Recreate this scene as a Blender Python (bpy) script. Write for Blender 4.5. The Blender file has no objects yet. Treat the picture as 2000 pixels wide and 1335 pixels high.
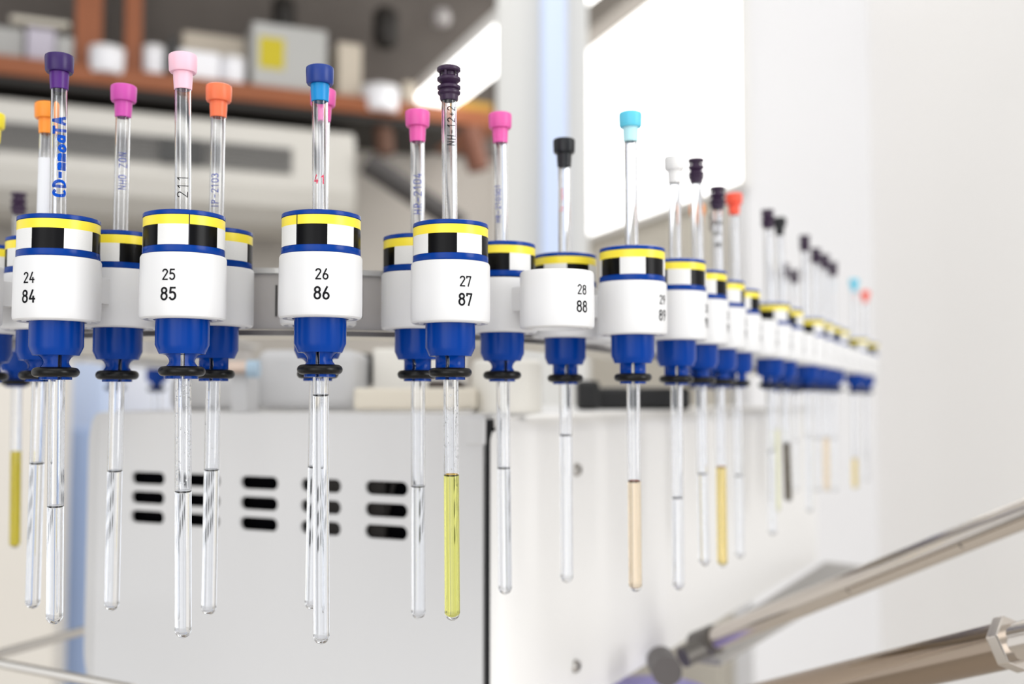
import bpy, bmesh, math, random
from math import sin, cos, pi, radians as R, atan2, hypot
from mathutils import Vector, Matrix
random.seed(7)
C = bpy.context.scene.collection
CAMZ = 1.55            # camera height (m); plans below are in mm from the camera foot
F, HOR = 2026.0, 782.0
PITCH = math.atan((HOR-667.5)/F)
sc = bpy.context.scene

# ---------- camera ----------
cam = bpy.data.cameras.new('camera'); co = bpy.data.objects.new('camera', cam); C.objects.link(co)
co.location = (0, 0, CAMZ); co.rotation_euler = (pi/2+PITCH, 0, 0)
cam.sensor_width = 36; cam.lens = 36*F/2000; cam.clip_start = .02; cam.clip_end = 30
cam.dof.use_dof = True; cam.dof.focus_distance = .325; cam.dof.aperture_fstop = 7.0; cam.dof.aperture_blades = 9
sc.camera = co
# ---------- view, world ----------
sc.view_settings.view_transform = 'Standard'; sc.view_settings.look = 'None'
sc.view_settings.gamma = 1; sc.view_settings.use_curve_mapping = False
sc.view_settings.exposure = 0.0
sc.cycles.use_denoising = True
sc.cycles.max_bounces = 16; sc.cycles.transmission_bounces = 16; sc.cycles.transparent_max_bounces = 16
sc.cycles.caustics_reflective = False
w = bpy.data.worlds.new('world'); sc.world = w; w.use_nodes = True
# the unseen rest of the laboratory: pale ceiling, bright and dark bands invented for reflections, by compass direction
nt = w.node_tree; bg = nt.nodes['Background']; N = nt.nodes.new; Lk = nt.links.new
tc = N('ShaderNodeTexCoord'); sp = N('ShaderNodeSeparateXYZ'); Lk(tc.outputs['Generated'], sp.inputs[0])
at = N('ShaderNodeMath'); at.operation = 'ARCTAN2'; ng = N('ShaderNodeMath'); ng.operation = 'MULTIPLY'; ng.inputs[1].default_value = -1
Lk(sp.outputs['Y'], ng.inputs[0]); Lk(sp.outputs['X'], at.inputs[0]); Lk(ng.outputs[0], at.inputs[1])      # 0 = behind the camera, + = right
mr = N('ShaderNodeMapRange'); mr.inputs[1].default_value = -math.pi; mr.inputs[2].default_value = math.pi; Lk(at.outputs[0], mr.inputs[0])
cr = N('ShaderNodeValToRGB'); Lk(mr.outputs[0], cr.inputs[0]); el = cr.color_ramp.elements
st = [(-180, .6), (-120, .7), (-100, 1.0), (-75, 1.0), (-68, .22), (-48, .2), (-42, .95), (-14, 1.0), (-9, .3), (4, .26), (9, .9), (34, 1.0), (40, .22), (58, .25), (64, 1.0), (105, 1.0), (125, .7), (180, .6)]
while len(el) > 1: el.remove(el[-1])
for i, (d_, v_) in enumerate(st):
    e = el[0] if i == 0 else el.new((d_+180)/360)
    e.position = (d_+180)/360; e.color = (v_*.97, v_*.985, v_, 1)
up = N('ShaderNodeMapRange'); up.inputs[1].default_value = .25; up.inputs[2].default_value = .6; Lk(sp.outputs['Z'], up.inputs[0])
mx = N('ShaderNodeMix'); mx.data_type = 'RGBA'; Lk(up.outputs[0], mx.inputs[0]); Lk(cr.outputs[0], mx.inputs[6]); mx.inputs[7].default_value = (.8, .8, .79, 1)
Lk(mx.outputs[2], bg.inputs[0]); bg.inputs[1].default_value = 1.15

def lamp(name, loc, target, size, power, col=(1, 1, 1), sy=None):
    l = bpy.data.lights.new(name, 'AREA'); l.energy = power; l.color = col
    l.shape = 'RECTANGLE'; l.size = size; l.size_y = sy or size
    o = bpy.data.objects.new(name, l); C.objects.link(o); o.location = loc
    o.rotation_euler = (Vector(target)-Vector(loc)).to_track_quat('-Z', 'Y').to_euler()
    return o
lamp('ceiling_light_area', (.2, -.5, CAMZ+1.3), (0, .5, CAMZ), 1.2, 7, (1, .98, .95))
lamp('side_window_area', (1.9, -.3, CAMZ+.3), (.15, .7, CAMZ-.1), 1.3, 28, (1, .99, .97))
lamp('front_fill_area', (-.5, -1.6, CAMZ-.1), (-.1, .5, CAMZ-.08), 1.6, 13, (1, .99, .97))  # unseen fill light added low in front to brighten the housing
lamp('background_ceiling_area', (-.3, 1.2, CAMZ+1.25), (-.4, 2.4, CAMZ+.3), 1.0, 3.5, (1, .96, .9))

# ---------- helpers ----------
def P(X, Z, z=0): return Vector((X/1000, Z/1000, z/1000+CAMZ))      # plan mm -> world
def unproj(px, py, Y):                                              # where a thing stands: pixel at depth Y mm -> (X, z) mm
    dx, dy = px-1000, 667.5-py
    y = F*cos(PITCH)-dy*sin(PITCH); z = F*sin(PITCH)+dy*cos(PITCH)
    return dx*Y/y, z*Y/y

MATS = {}
def mat(name, col, rough=.5, metal=0, spec=.5, emis=None, estr=1, sss=0, alpha=None, noise=0, bump=0, nscale=200, coat=0, trans=0, ior=1.45):
    if name in MATS: return MATS[name]
    m = bpy.data.materials.new(name); m.use_nodes = True; nt = m.node_tree; b = nt.nodes['Principled BSDF']
    b.inputs['Base Color'].default_value = (*col, 1); b.inputs['Roughness'].default_value = rough
    b.inputs['Metallic'].default_value = metal; b.inputs['Specular IOR Level'].default_value = spec
    b.inputs['IOR'].default_value = ior
    if trans: b.inputs['Transmission Weight'].default_value = trans
    if coat: b.inputs['Coat Weight'].default_value = coat
    if sss:
        b.inputs['Subsurface Weight'].default_value = sss; b.inputs['Subsurface Radius'].default_value = (1, 1, 1)
        b.inputs['Subsurface Scale'].default_value = .003
    if emis:
        b.inputs['Emission Color'].default_value = (*emis, 1); b.inputs['Emission Strength'].default_value = estr
    if noise or bump:
        tc = nt.nodes.new('ShaderNodeTexCoord'); n = nt.nodes.new('ShaderNodeTexNoise'); n.inputs['Scale'].default_value = nscale
        n.inputs['Detail'].default_value = 4
        nt.links.new(tc.outputs['Object'], n.inputs['Vector'])
        if noise:
            mx = nt.nodes.new('ShaderNodeMix'); mx.data_type = 'RGBA'
            mx.inputs[6].default_value = (*[c*(1-noise) for c in col], 1); mx.inputs[7].default_value = (*[min(1, c*(1+noise)) for c in col], 1)
            nt.links.new(n.outputs['Fac'], mx.inputs[0]); nt.links.new(mx.outputs[2], b.inputs['Base Color'])
        if bump:
            bp = nt.nodes.new('ShaderNodeBump'); bp.inputs['Strength'].default_value = bump; bp.inputs['Distance'].default_value = .0005
            nt.links.new(n.outputs['Fac'], bp.inputs['Height']); nt.links.new(bp.outputs[0], b.inputs['Normal'])
    MATS[name] = m; return m
def glass(name, col, ior, rough=0.0):
    if name in MATS: return MATS[name]
    m = bpy.data.materials.new(name); m.use_nodes = True; nt = m.node_tree
    nt.nodes.remove(nt.nodes['Principled BSDF']); g = nt.nodes.new('ShaderNodeBsdfGlass')
    g.inputs['Color'].default_value = (*col, 1); g.inputs['IOR'].default_value = ior; g.inputs['Roughness'].default_value = rough
    nt.links.new(g.outputs[0], nt.nodes['Material Output'].inputs[0]); MATS[name] = m; return m

def tag(o, label=None, cat=None, group=None, kind=None):
    for k, v in (('label', label), ('category', cat), ('group', group), ('kind', kind)):
        if v: o[k] = v
    return o
def empty(name, loc, rz=0, **k):
    o = bpy.data.objects.new(name, None); C.objects.link(o); o.location = loc; o.rotation_euler = (0, 0, rz)
    o.empty_display_size = .01; return tag(o, **k)
def mesh_obj(name, me, parent=None):
    o = bpy.data.objects.new(name, me); C.objects.link(o)
    if parent: o.parent = parent
    return o

class MB:                       # mesh builder, mm in a local frame
    def __init__(s): s.v = []; s.f = []; s.mi = []; s.sm = []
    def add(s, vs, fs, mi=0, smooth=True):
        b = len(s.v); s.v += [tuple(v) for v in vs]
        for k, f in enumerate(fs):
            s.f.append([i+b for i in f]); s.mi.append(mi[k] if isinstance(mi, list) else mi); s.sm.append(smooth)
    def lathe(s, prof, n=48, mi=0, c=(0, 0), caps=True, smooth=True):
        vs = []; fs = []; ms = []
        for r, z in prof:
            for i in range(n):
                a = 2*pi*i/n; vs.append((c[0]+r*sin(a), c[1]-r*cos(a), z))
        m = len(prof)
        for j in range(m-1):
            for i in range(n):
                i2 = (i+1) % n; fs.append([j*n+i, j*n+i2, (j+1)*n+i2, (j+1)*n+i]); ms.append(mi[j] if isinstance(mi, list) else mi)
        if caps:
            if prof[0][0] > 1e-6: fs.append(list(range(n))[::-1]); ms.append(ms[0])
            if prof[-1][0] > 1e-6: fs.append([(m-1)*n+i for i in range(n)]); ms.append(ms[-1])
        s.add(vs, fs, ms, smooth)
    def box(s, x0, x1, y0, y1, z0, z1, mi=0):
        vs = [(x, y, z) for z in (z0, z1) for y in (y0, y1) for x in (x0, x1)]
        s.add(vs, [[0, 2, 3, 1], [4, 5, 7, 6], [0, 1, 5, 4], [2, 6, 7, 3], [0, 4, 6, 2], [1, 3, 7, 5]], mi, False)
    def prism(s, pts, z0, z1, mi=0, smooth=False):
        n = len(pts); vs = [(x, y, z0) for x, y in pts]+[(x, y, z1) for x, y in pts]
        s.add(vs, [list(range(n))[::-1], list(range(n, 2*n))]+[[i, (i+1) % n, (i+1) % n+n, i+n] for i in range(n)], mi, smooth)
    def tube(s, a, b, r, n=24, r2=None, mi=0):
        a = Vector(a); b = Vector(b); d = (b-a).normalized(); u = d.orthogonal().normalized(); v = d.cross(u)
        r2 = r if r2 is None else r2; vs = []
        for p, rr in ((a, r), (b, r2)):
            for i in range(n): t = 2*pi*i/n; vs.append(p+u*rr*cos(t)+v*rr*sin(t))
        s.add(vs, [[i, (i+1) % n, (i+1) % n+n, i+n] for i in range(n)], mi, True)
        s.add(vs[:n], [list(range(n))[::-1]], mi, False); s.add(vs[n:], [list(range(n))], mi, False)
    def torus(s, RR, r, z, n=48, m=16):
        vs = []; fs = []
        for i in range(n):
            a = 2*pi*i/n
            for j in range(m):
                b = 2*pi*j/m; q = RR+r*cos(b); vs.append((q*sin(a), -q*cos(a), z+r*sin(b)))
        for i in range(n):
            for j in range(m): fs.append([i*m+j, ((i+1) % n)*m+j, ((i+1) % n)*m+(j+1) % m, i*m+(j+1) % m])
        s.add(vs, fs)
    def mesh(s, name, mats, bevel=0):
        me = bpy.data.meshes.new(name)
        me.from_pydata([(x/1000, y/1000, z/1000) for x, y, z in s.v], [], s.f)
        for m in (mats if isinstance(mats, (list, tuple)) else [mats]): me.materials.append(m)
        for p, mi, sm in zip(me.polygons, s.mi, s.sm): p.material_index = mi; p.use_smooth = sm
        bm = bmesh.new(); bm.from_mesh(me); bmesh.ops.remove_doubles(bm, verts=bm.verts, dist=1e-7)
        bmesh.ops.recalc_face_normals(bm, faces=bm.faces)
        for e in bm.edges:
            if len(e.link_faces) == 2 and e.calc_face_angle(0) > R(32): e.smooth = False
        bm.to_mesh(me); bm.free(); me.update(); return me
    def obj(s, name, mats, parent=None, bevel=0, seg=2):
        o = mesh_obj(name, s.mesh(name, mats), parent)
        if bevel:
            b = o.modifiers.new('bevel', 'BEVEL'); b.width = bevel/1000; b.segments = seg; b.limit_method = 'ANGLE'; b.angle_limit = R(40)
        return o

# ---------- materials ----------
WHITEPL = mat('white_acetal', (.76, .76, .77), .38, sss=.15)
BLUE = mat('spinner_blue', (.0, .042, .29), .22, spec=.22)
YEL = mat('band_yellow', (.93, .76, .05), .3)
BLK = mat('band_black', (.003, .003, .004), .25, spec=.15)
SILV = mat('band_white', (.78, .78, .78), .5, noise=.05, nscale=3000)
SEAM = mat('band_seam', (.01, .01, .02), .5)
RUB = mat('o_ring_rubber', (.004, .004, .004), .3, spec=.3)
GLS = glass('tube_glass', (.985, .99, 1), 1.47)
INK = {'blue': mat('marker_blue', (.0, .08, .55), .5, spec=.1), 'black': mat('marker_black', (.003, .003, .006), .5, spec=.1),
       'red': mat('marker_red', (.85, .03, .1), .5, spec=.1), 'fadeblue': mat('marker_pale_blue', (.06, .09, .42), .5, spec=.1),
       'print': mat('label_print', (.008, .008, .01), .5, spec=.1)}

# ---------- stroke lettering (wrapped on cylinders) ----------
def arc(cx, cy, rx, ry, a0, a1, n=12): return [(cx+rx*cos(R(a0+(a1-a0)*i/n)), cy+ry*sin(R(a0+(a1-a0)*i/n))) for i in range(n+1)]
G = {
 '0': [arc(.25, .75, .23, .23, 0, 180)+arc(.25, .25, .23, .23, 180, 360)+[(.48, .75)]],
 '1': [[(.08, .78), (.28, 1), (.28, 0)]],
 '2': [arc(.25, .76, .22, .22, 170, -30)+[(.03, .02), (.48, .02)]],
 'I': [[(.25, 0), (.25, 1)]],
 '3': [arc(.24, .76, .22, .22, 150, -80, 12)+arc(.24, .27, .24, .25, 80, -150, 12)],
 '4': [[(.3, 1), (.03, .28), (.48, .28)], [(.36, .48), (.36, 0)]],
 '5': [[(.44, .98), (.1, .98), (.06, .56)]+arc(.24, .32, .23, .3, 120, -150, 14)],
 '6': [[(.34, 1), (.07, .45)]+arc(.26, .26, .22, .25, 160, 520, 20)],
 '7': [[(.02, .82), (.02, .98), (.47, .98), (.18, 0)]],
 '8': [arc(.25, .76, .2, .21, -90, 270, 18), arc(.25, .28, .23, .27, 90, 450, 20)],
 '9': [[(.17, 0), (.44, .55)]+arc(.25, .74, .22, .25, -20, 340, 20)],
 'C': [arc(.28, .5, .26, .48, 50, 310, 16)], 'D': [[(.05, 0), (.05, 1)]+arc(.05, .5, .4, .5, 90, -90, 12)],
 'H': [[(.03, 0), (.03, 1)], [(.45, 0), (.45, 1)], [(.03, .5), (.45, .5)]], 'N': [[(.03, 0), (.03, 1), (.45, 0), (.45, 1)]],
 'O': [arc(.25, .5, .23, .48, 0, 360, 20)], 'R': [[(.05, 0), (.05, 1)]+arc(.2, .76, .22, .24, 90, -90, 8)+[(.05, .5), (.45, 0)]],
 'P': [[(.05, 0), (.05, 1)]+arc(.2, .76, .22, .24, 90, -90, 8)+[(.05, .5)]], 'T': [[(0, 1), (.5, 1)], [(.25, 1), (.25, 0)]],
 'A': [[(0, 0), (.25, 1), (.5, 0)], [(.1, .35), (.4, .35)]], 'Z': [[(0, 1), (.45, 1), (.02, 0), (.48, 0)]],
 'a': [arc(.22, .28, .2, .26, 0, 360, 14), [(.44, .55), (.44, 0)]], 'o': [arc(.24, .28, .22, .26, 0, 360, 14)],
 'm': [[(.03, 0), (.03, .55)]+arc(.13, .4, .11, .14, 150, 0, 6)+[(.24, 0), (.24, .4)]+arc(.35, .4, .11, .14, 150, 0, 6)+[(.47, 0)]],
 '-': [[(.05, .45), (.4, .45)]], '+': [[(.05, .45), (.45, .45)], [(.25, .2), (.25, .7)]], '.': [[(.1, .02), (.16, .02)]], ',': [[(.15, .1), (.05, -.15)]], ' ': []}
def lettering(mb, text, rad, ang, z, h, th, gap=.22, up=False, wscale=1.0, jitter=0):
    """text centred at angle ang (rad) and height z on a cylinder of radius rad; up=True reads bottom to top"""
    adv = (.5+gap)*h*wscale; tot = adv*len(text)-gap*h*wscale
    for k, ch in enumerate(text):
        jx, jy = (random.uniform(-jitter, jitter)*h, random.uniform(-jitter, jitter)*h) if jitter else (0, 0)
        for pl in G.get(ch, []):
            pts = [(x*h*wscale+k*adv-tot/2+jx, y*h-h/2+jy) for x, y in pl]
            for p, q_ in zip(pts[:-1], pts[1:]):
                d = (q_[0]-p[0], q_[1]-p[1]); l = hypot(*d) or 1; ux, uy = d[0]/l, d[1]/l; nx, ny = -uy*th/2, ux*th/2; e = min(th*.35, l*.6)
                vs = []
                for q in ((p[0]-ux*e+nx, p[1]-uy*e+ny), (p[0]-ux*e-nx, p[1]-uy*e-ny), (q_[0]+ux*e-nx, q_[1]+uy*e-ny), (q_[0]+ux*e+nx, q_[1]+uy*e+ny)):
                    s, t = (q[0], q[1]) if not up else (-q[1], q[0])
                    an = ang+s/rad; vs.append((rad*sin(an), -rad*cos(an), z+t))
                mb.add(vs, [[0, 1, 2, 3]])

# ---------- the chain path (plan mm) ----------
CX, CZ, RO, DL = -98.1, 507.4, 183.3, 31.4
PHI, ST = R(11.76), R(13.34); PITCHMM = RO*ST
def chain(n, off=0.0):
    """(X, Z, outward angle) of chain position n; off = distance inward from the outer row"""
    a = PHI+(n-26)*ST; aR = R(66.8); aL = -R(90)
    if a > aR:
        n1 = 26+(aR-PHI)/ST; d1 = (min(n, 33)-n1)*PITCHMM; X = CX+RO*sin(aR)+d1*cos(aR); Z = CZ-RO*cos(aR)+d1*sin(aR); ang = aR
        if n > 33: b = R(64.5); d2 = (n-33)*PITCHMM; X += d2*cos(b); Z += d2*sin(b); ang = b
    elif a < aL:
        n1 = 26+(aL-PHI)/ST; X = CX-RO; Z = CZ+(n1-n)*PITCHMM; ang = aL
    else: X = CX+RO*sin(a); Z = CZ-RO*cos(a); ang = a
    return X-off*sin(ang), Z+off*cos(ang), ang

# ================= the setting =================
U = Vector((.92, .39)).normalized(); V = Vector((-U.y, U.x))         # room axes in plan
def slab(name, a, b, th, z0, z1, m, parent=None, kind='structure', bevel=0):
    """vertical slab from plan point a to b (mm), thickness th to the left of a->b"""
    a = Vector(a); b = Vector(b); d = (b-a).normalized(); n = Vector((-d.y, d.x))*th
    mb = MB(); mb.prism([tuple(a), tuple(b), tuple(b+n), tuple(a+n)], z0, z1)
    o = mb.obj(name, m, parent, bevel); 
    if not parent: o.location = (0, 0, CAMZ)
    if kind and not parent: o['kind'] = kind
    return o
FLOOR, CEIL = -1550, 1300
WALLT = mat('wall_paint_taupe', (.5, .47, .435), .8, noise=.04, nscale=3)
WALLB = mat('wall_paint_beige', (.72, .68, .6), .8, noise=.03, nscale=3)
WALLW = mat('wall_paint_white', (.86, .86, .88), .7, noise=.02, nscale=3)
WALLC = mat('wall_paint_warm_white', (.88, .865, .85), .7, noise=.02, nscale=3)
DARKT = mat('bulkhead_taupe', (.12, .105, .095), .8, noise=.25, nscale=6)
fl = MB(); fl.box(-3500, 2600, -2600, 5200, FLOOR-50, FLOOR)
o = fl.obj('floor', mat('floor_vinyl', (.62, .58, .53), .5, noise=.05, nscale=4)); o.location = (0, 0, CAMZ); o['kind'] = 'structure'
S0 = Vector((-1086, 2200))                                           # shelf front edge origin
def along(px, off=0):                                                # plan point on the shelf-front line (moved off mm back) seen at column px
    k = (px-1000)/F; s = S0+V*off; t = (k*s.y-s.x)/(U.x-k*U.y); return s+U*t
wb0 = S0+V*330-U*1600; wb1 = S0+V*330+U*2400
slab('wall_back', wb0, wb1, 100, FLOOR, CEIL, WALLT)
# right: window wall, corner panels
A = Vector((-210, 3020)); B = Vector((444, 1935)); B = Vector((444, 1935))
d = Vector((-.345, .939)).normalized(); A = B+d*1500
slab('wall_right', B+d*120, A, -80, FLOOR, CEIL, WALLB)
D_ = Vector((717, 2050))
slab('wall_side', B, D_, 60, FLOOR, CEIL, WALLW)
E_ = D_+Vector((.39, -.92))*2300
slab('wall_near', E_, D_, -60, FLOOR, CEIL, WALLC)
# window in the right wall (lit, blown out)
def onwall(px): k = (px-1000)/F; t = (k*B.y-B.x)/(d.x-k*d.y); return B+d*t
w0, w1 = onwall(1464), onwall(1060)
zs0, zs1 = 413, 890
LIT = mat('window_daylight', (1, 1, 1), 1, emis=(1, .995, .97), estr=2.2)
nrm = Vector((-d.y, d.x))                                            # into the room side
wn = empty('window_1', (0, 0, CAMZ), kind='structure')
def face(mb, a, b, z0, z1, off, th, mi=0):
    a = a+nrm*off; b = b+nrm*off; c = b+nrm*th; e = a+nrm*th
    mb.prism([tuple(a), tuple(b), tuple(c), tuple(e)], z0, z1, mi)
mb = MB(); face(mb, w0, w1, zs0, zs1, 1, 6); mb.obj('pane', LIT, wn)
mb = MB(); face(mb, w0, w1, zs0-14, zs0, 1, 14); face(mb, w0-d*14, w0, zs0-14, zs1+14, 1, 14)
mb.obj('window_frame', mat('frame_white', (.85, .84, .82), .5), wn)
mb = MB(); face(mb, w0-d*200, w1+d*600, zs1+2, zs1+70, 1, 60); o = mb.obj('trim_1', mat('lintel_taupe', (.26, .235, .21), .7)); o.location = (0, 0, CAMZ); o['kind'] = 'structure'
# clerestory pane above the lintel
wn2 = empty('window_2', (0, 0, CAMZ), kind='structure')
mb = MB(); face(mb, w0-d*200, w1+d*600, zs1+75, zs1+330, 1, 6); mb.obj('pane', LIT, wn2)
# pillar
mb = MB(); pz = 1760
def pxx(px, Z): return (px-1000)/F*Z
mb.prism([(pxx(968, pz), pz), (pxx(1062, pz-20), pz-20), (pxx(1152, pz+10), pz+10), (pxx(1140, pz+120), pz+120), (pxx(985, pz+120), pz+120)], FLOOR, CEIL)
o = mb.obj('column', mat('pillar_paint', (.66, .66, .645), .5), bevel=6); o.location = (0, 0, CAMZ); o['kind'] = 'structure'
mb = MB(); mb.box(pxx(1057, pz-60), pxx(1110, pz-60), pz-56, pz-14, 170, CEIL)  # pale blue strip up the front of the column
o = mb.obj('trim_2', mat('pale_blue_strip', (.6, .7, .93), .4), bevel=8, seg=3); o.location = (0, 0, CAMZ); o['kind'] = 'structure'
# bulkhead over the shelf
mb = MB(); q0 = S0+V*300-U*1500; q1 = S0+V*300+U*1700
mb.prism([tuple(q0), tuple(q1), tuple(q1+V*25), tuple(q0+V*25)], 700, CEIL)
o = mb.obj('bulkhead', DARKT); o.location = (0, 0, CAMZ); o['kind'] = 'structure'
mb = MB(); c0 = S0-V*300-U*1500; c1 = S0-V*300+U*1500
mb.prism([tuple(c0), tuple(c1), tuple(c1+V*640), tuple(c0+V*640)], CEIL, CEIL+40)
o = mb.obj('ceiling', mat('ceiling_grey', (.3, .28, .26), .8)); o.location = (0, 0, CAMZ); o['kind'] = 'structure'

# ================= background things =================
ORANGE = mat('orange_brown_wood', (.26, .075, .022), .5, noise=.15, nscale=8)
def obox(px0, px1, y_top, y_bot, off, depth, name, m, label, cat, group=None, bevel=4, zb=None, parent=None, build=None):
    a = along(px0, off); b = along(px1, off)
    mid = (a+b)/2; L = (b-a).length
    zt = (HOR-y_top)*mid.y/F; z0 = zb if zb is not None else (HOR-y_bot)*mid.y/F
    rz = atan2(U.y, U.x); root = None
    loc = (mid.x/1000, mid.y/1000, CAMZ+z0/1000)
    if build:
        root = empty(name, loc, rz); build(root, L, depth, zt-z0)
    else:
        mb = MB(); mb.box(-L/2, L/2, 0, depth, 0, zt-z0); root = mb.obj(name, m, None, bevel); root.location = loc; root.rotation_euler = (0, 0, rz)
    return tag(root, label, cat, group)
SHZ = 744
sh = empty('wall_shelf', (0, 0, CAMZ))
tag(sh, 'long orange brown wooden shelf crossing the upper left background', 'shelf')
s0 = S0-U*500; s1 = along(985)
mb = MB(); mb.prism([tuple(s0), tuple(s1), tuple(s1+V*295), tuple(s0+V*295)], SHZ-41, SHZ); mb.obj('board', ORANGE, sh, 2)
for px, wd in ((158, 58), (247, 38)):
    a = along(px, 60); mb = MB(); b = a+U*wd; mb.prism([tuple(a-U*wd/2), tuple(a+U*wd/2), tuple(a+U*wd/2+V*60), tuple(a-U*wd/2+V*60)], SHZ, CEIL-2); mb.obj('upright', ORANGE, sh, 2)
mb = MB(); a = s0+V*8; b = along(900)+V*8; mb.prism([tuple(a), tuple(b), tuple(b+V*284), tuple(a+V*284)], SHZ-60, SHZ-42); mb.obj('underside_shade', mat('near_black', (.015, .012, .01), .6), sh)  # black board added under the shelf as its dark, shaded underside
cw = mat('carton_white', (.7, .69, .7), .6); cg = mat('carton_grey', (.42, .42, .41), .6); cb = mat('bottle_white', (.8, .8, .84), .35)
cl = mat('carton_lilac', (.5, .47, .55), .6); cbg = mat('carton_beige', (.52, .46, .38), .6)
obox(-40, 30, 40, 0, 70, 120, 'storage_box', cg, 'grey storage box at the far left end of the orange shelf', 'box', zb=SHZ)
obox(34, 92, 42, 0, 50, 120, 'storage_box', cl, 'pale lilac box on the shelf, left of the wooden uprights', 'box', zb=SHZ)
obox(94, 128, 58, 0, 50, 100, 'storage_box', cg, 'low greyish box touching the left wooden upright on the shelf', 'box', zb=SHZ)
obox(0, 120, 22, 34, 60, 160, 'paper_stack', mat('paper_cream', (.62, .58, .5), .7), 'cream stack of papers lying on top of the left shelf boxes', 'papers', zb=None)
def tub(root, L, dp, h):
    mb = MB(); r = L/2; mb.lathe([(r*.9, 0), (r, h*.1), (r, h*.8), (r*.92, h*.86)], 32, c=(0, dp/2)); mb.obj('tub_body', cb, root)
    mb = MB(); mb.lathe([(r*1.02, h*.82), (r*1.02, h*.97), (r*.9, h)], 32, c=(0, dp/2)); mb.obj('lid', cw, root)
obox(160, 232, 72, 0, -25, 80, 'plastic_tub', None, 'round white plastic tub at the shelf edge between the two uprights', 'tub', zb=SHZ-14, build=tub)
obox(268, 312, 72, 0, 30, 60, 'plastic_tub', None, 'small white tub on the shelf right of the orange uprights', 'tub', zb=SHZ, build=tub)
obox(316, 336, 62, 0, 60, 60, 'bottle', mat('bottle_dark', (.03, .03, .03), .4), 'narrow black bottle between two white tubs on the shelf', 'bottle', zb=SHZ)
obox(338, 420, 88, 0, 20, 90, 'storage_box', cb, 'low bright white box on the shelf behind the light pink cap', 'box', zb=SHZ)
obox(422, 474, 96, 0, 20, 60, 'plastic_tub', None, 'squat white tub beside the grey box with the yellow label', 'tub', zb=SHZ, build=tub)
obox(345, 470, 55, 0, 125, 120, 'storage_box', cbg, 'beige carton standing at the back of the shelf', 'box', zb=SHZ)
def labelled(root, L, dp, h):
    mb = MB(); mb.box(-L/2, L/2, 0, dp, 0, h); mb.obj('carton', cg, root, 3)
    mb = MB(); mb.box(-L/2+L*.09, -L/2+L*.42, -1.5, -.2, h*.3, h*.78); mb.obj('yellow_label', mat('label_yellow', (.5, .41, .005), .5), root)
obox(484, 632, 38, 0, 20, 150, 'storage_box', None, 'grey carton with a square yellow label on the shelf', 'box', zb=SHZ, build=labelled)
obox(655, 702, 72, 0, 40, 110, 'storage_box', cbg, 'upright beige carton right of the grey one with yellow label', 'box', zb=SHZ)
obox(712, 785, 152, 0, -20, 90, 'plastic_tub', None, 'white tub near the right end of the orange shelf', 'tub', zb=SHZ-30, build=tub)
obox(786, 812, 150, 0, 5, 25, 'storage_box', cbg, 'small beige carton on the shelf next to the tip of the strip lamp', 'box', zb=SHZ)
obox(900, 962, 190, 0, 20, 90, 'storage_box', mat('carton_ochre', (.42, .24, .03), .6), 'ochre carton at the far right end of the shelf', 'box', zb=SHZ)
# dark things fixed to the bulkhead
for px, py, r, l in ((748, 42, 34, 'black oval speaker fixed high on the dark bulkhead'), (545, 18, 30, 'small black fixture high above the yellow-labelled carton')):
    a = along(px, 190); z = (HOR-py)*a.y/F; mb = MB(); mb.lathe([(r*.7, -r*1.5), (r, -r), (r, r), (r*.7, r*1.5)], 24)
    o = mb.obj('wall_speaker', mat('near_black', (.015, .012, .01), .6)); o.location = (a.x/1000, a.y/1000, CAMZ+z/1000); tag(o, l, 'speaker')
a = along(860, 215); z = (HOR-22)*a.y/F; mb = MB(); mb.lathe([(0, -26), (20, -20), (26, 0), (20, 20), (0, 26)], 24)
o = mb.obj('smoke_detector', mat('detector_grey', (.42, .4, .4), .5)); o.location = (a.x/1000, a.y/1000, CAMZ+z/1000); tag(o, 'grey round detector high on the bulkhead left of the white column', 'detector')
# ceiling tube lamp
la = unproj(812, 200, 2700); lb = unproj(1150, -60, 1980); 
lm = empty('tube_lamp', (0, 0, CAMZ)); tag(lm, 'glowing white strip lamp running diagonally towards the column', 'lamp')
pa = Vector((-250, 2800)); vd = Vector((.39, -.92)); 
Lh = 1000; mb = MB(); hw = 54
def strip(mb, o0, L, h0, h1, w_):
    a = o0; b = o0+vd*L; mb.prism([tuple(a-U*w_), tuple(b-U*w_), tuple(b+U*w_), tuple(a+U*w_)], h0, h1)
strip(mb, pa, Lh, 770, 800, hw); mb.obj('diffuser', mat('lamp_glow', (1, 1, 1), 1, emis=(1, .99, .96), estr=3), lm, 10)
mb = MB(); strip(mb, pa, Lh, 801, 840, hw*.8); mb.obj('housing', mat('frame_white', (.85, .84, .82), .5), lm)
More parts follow.
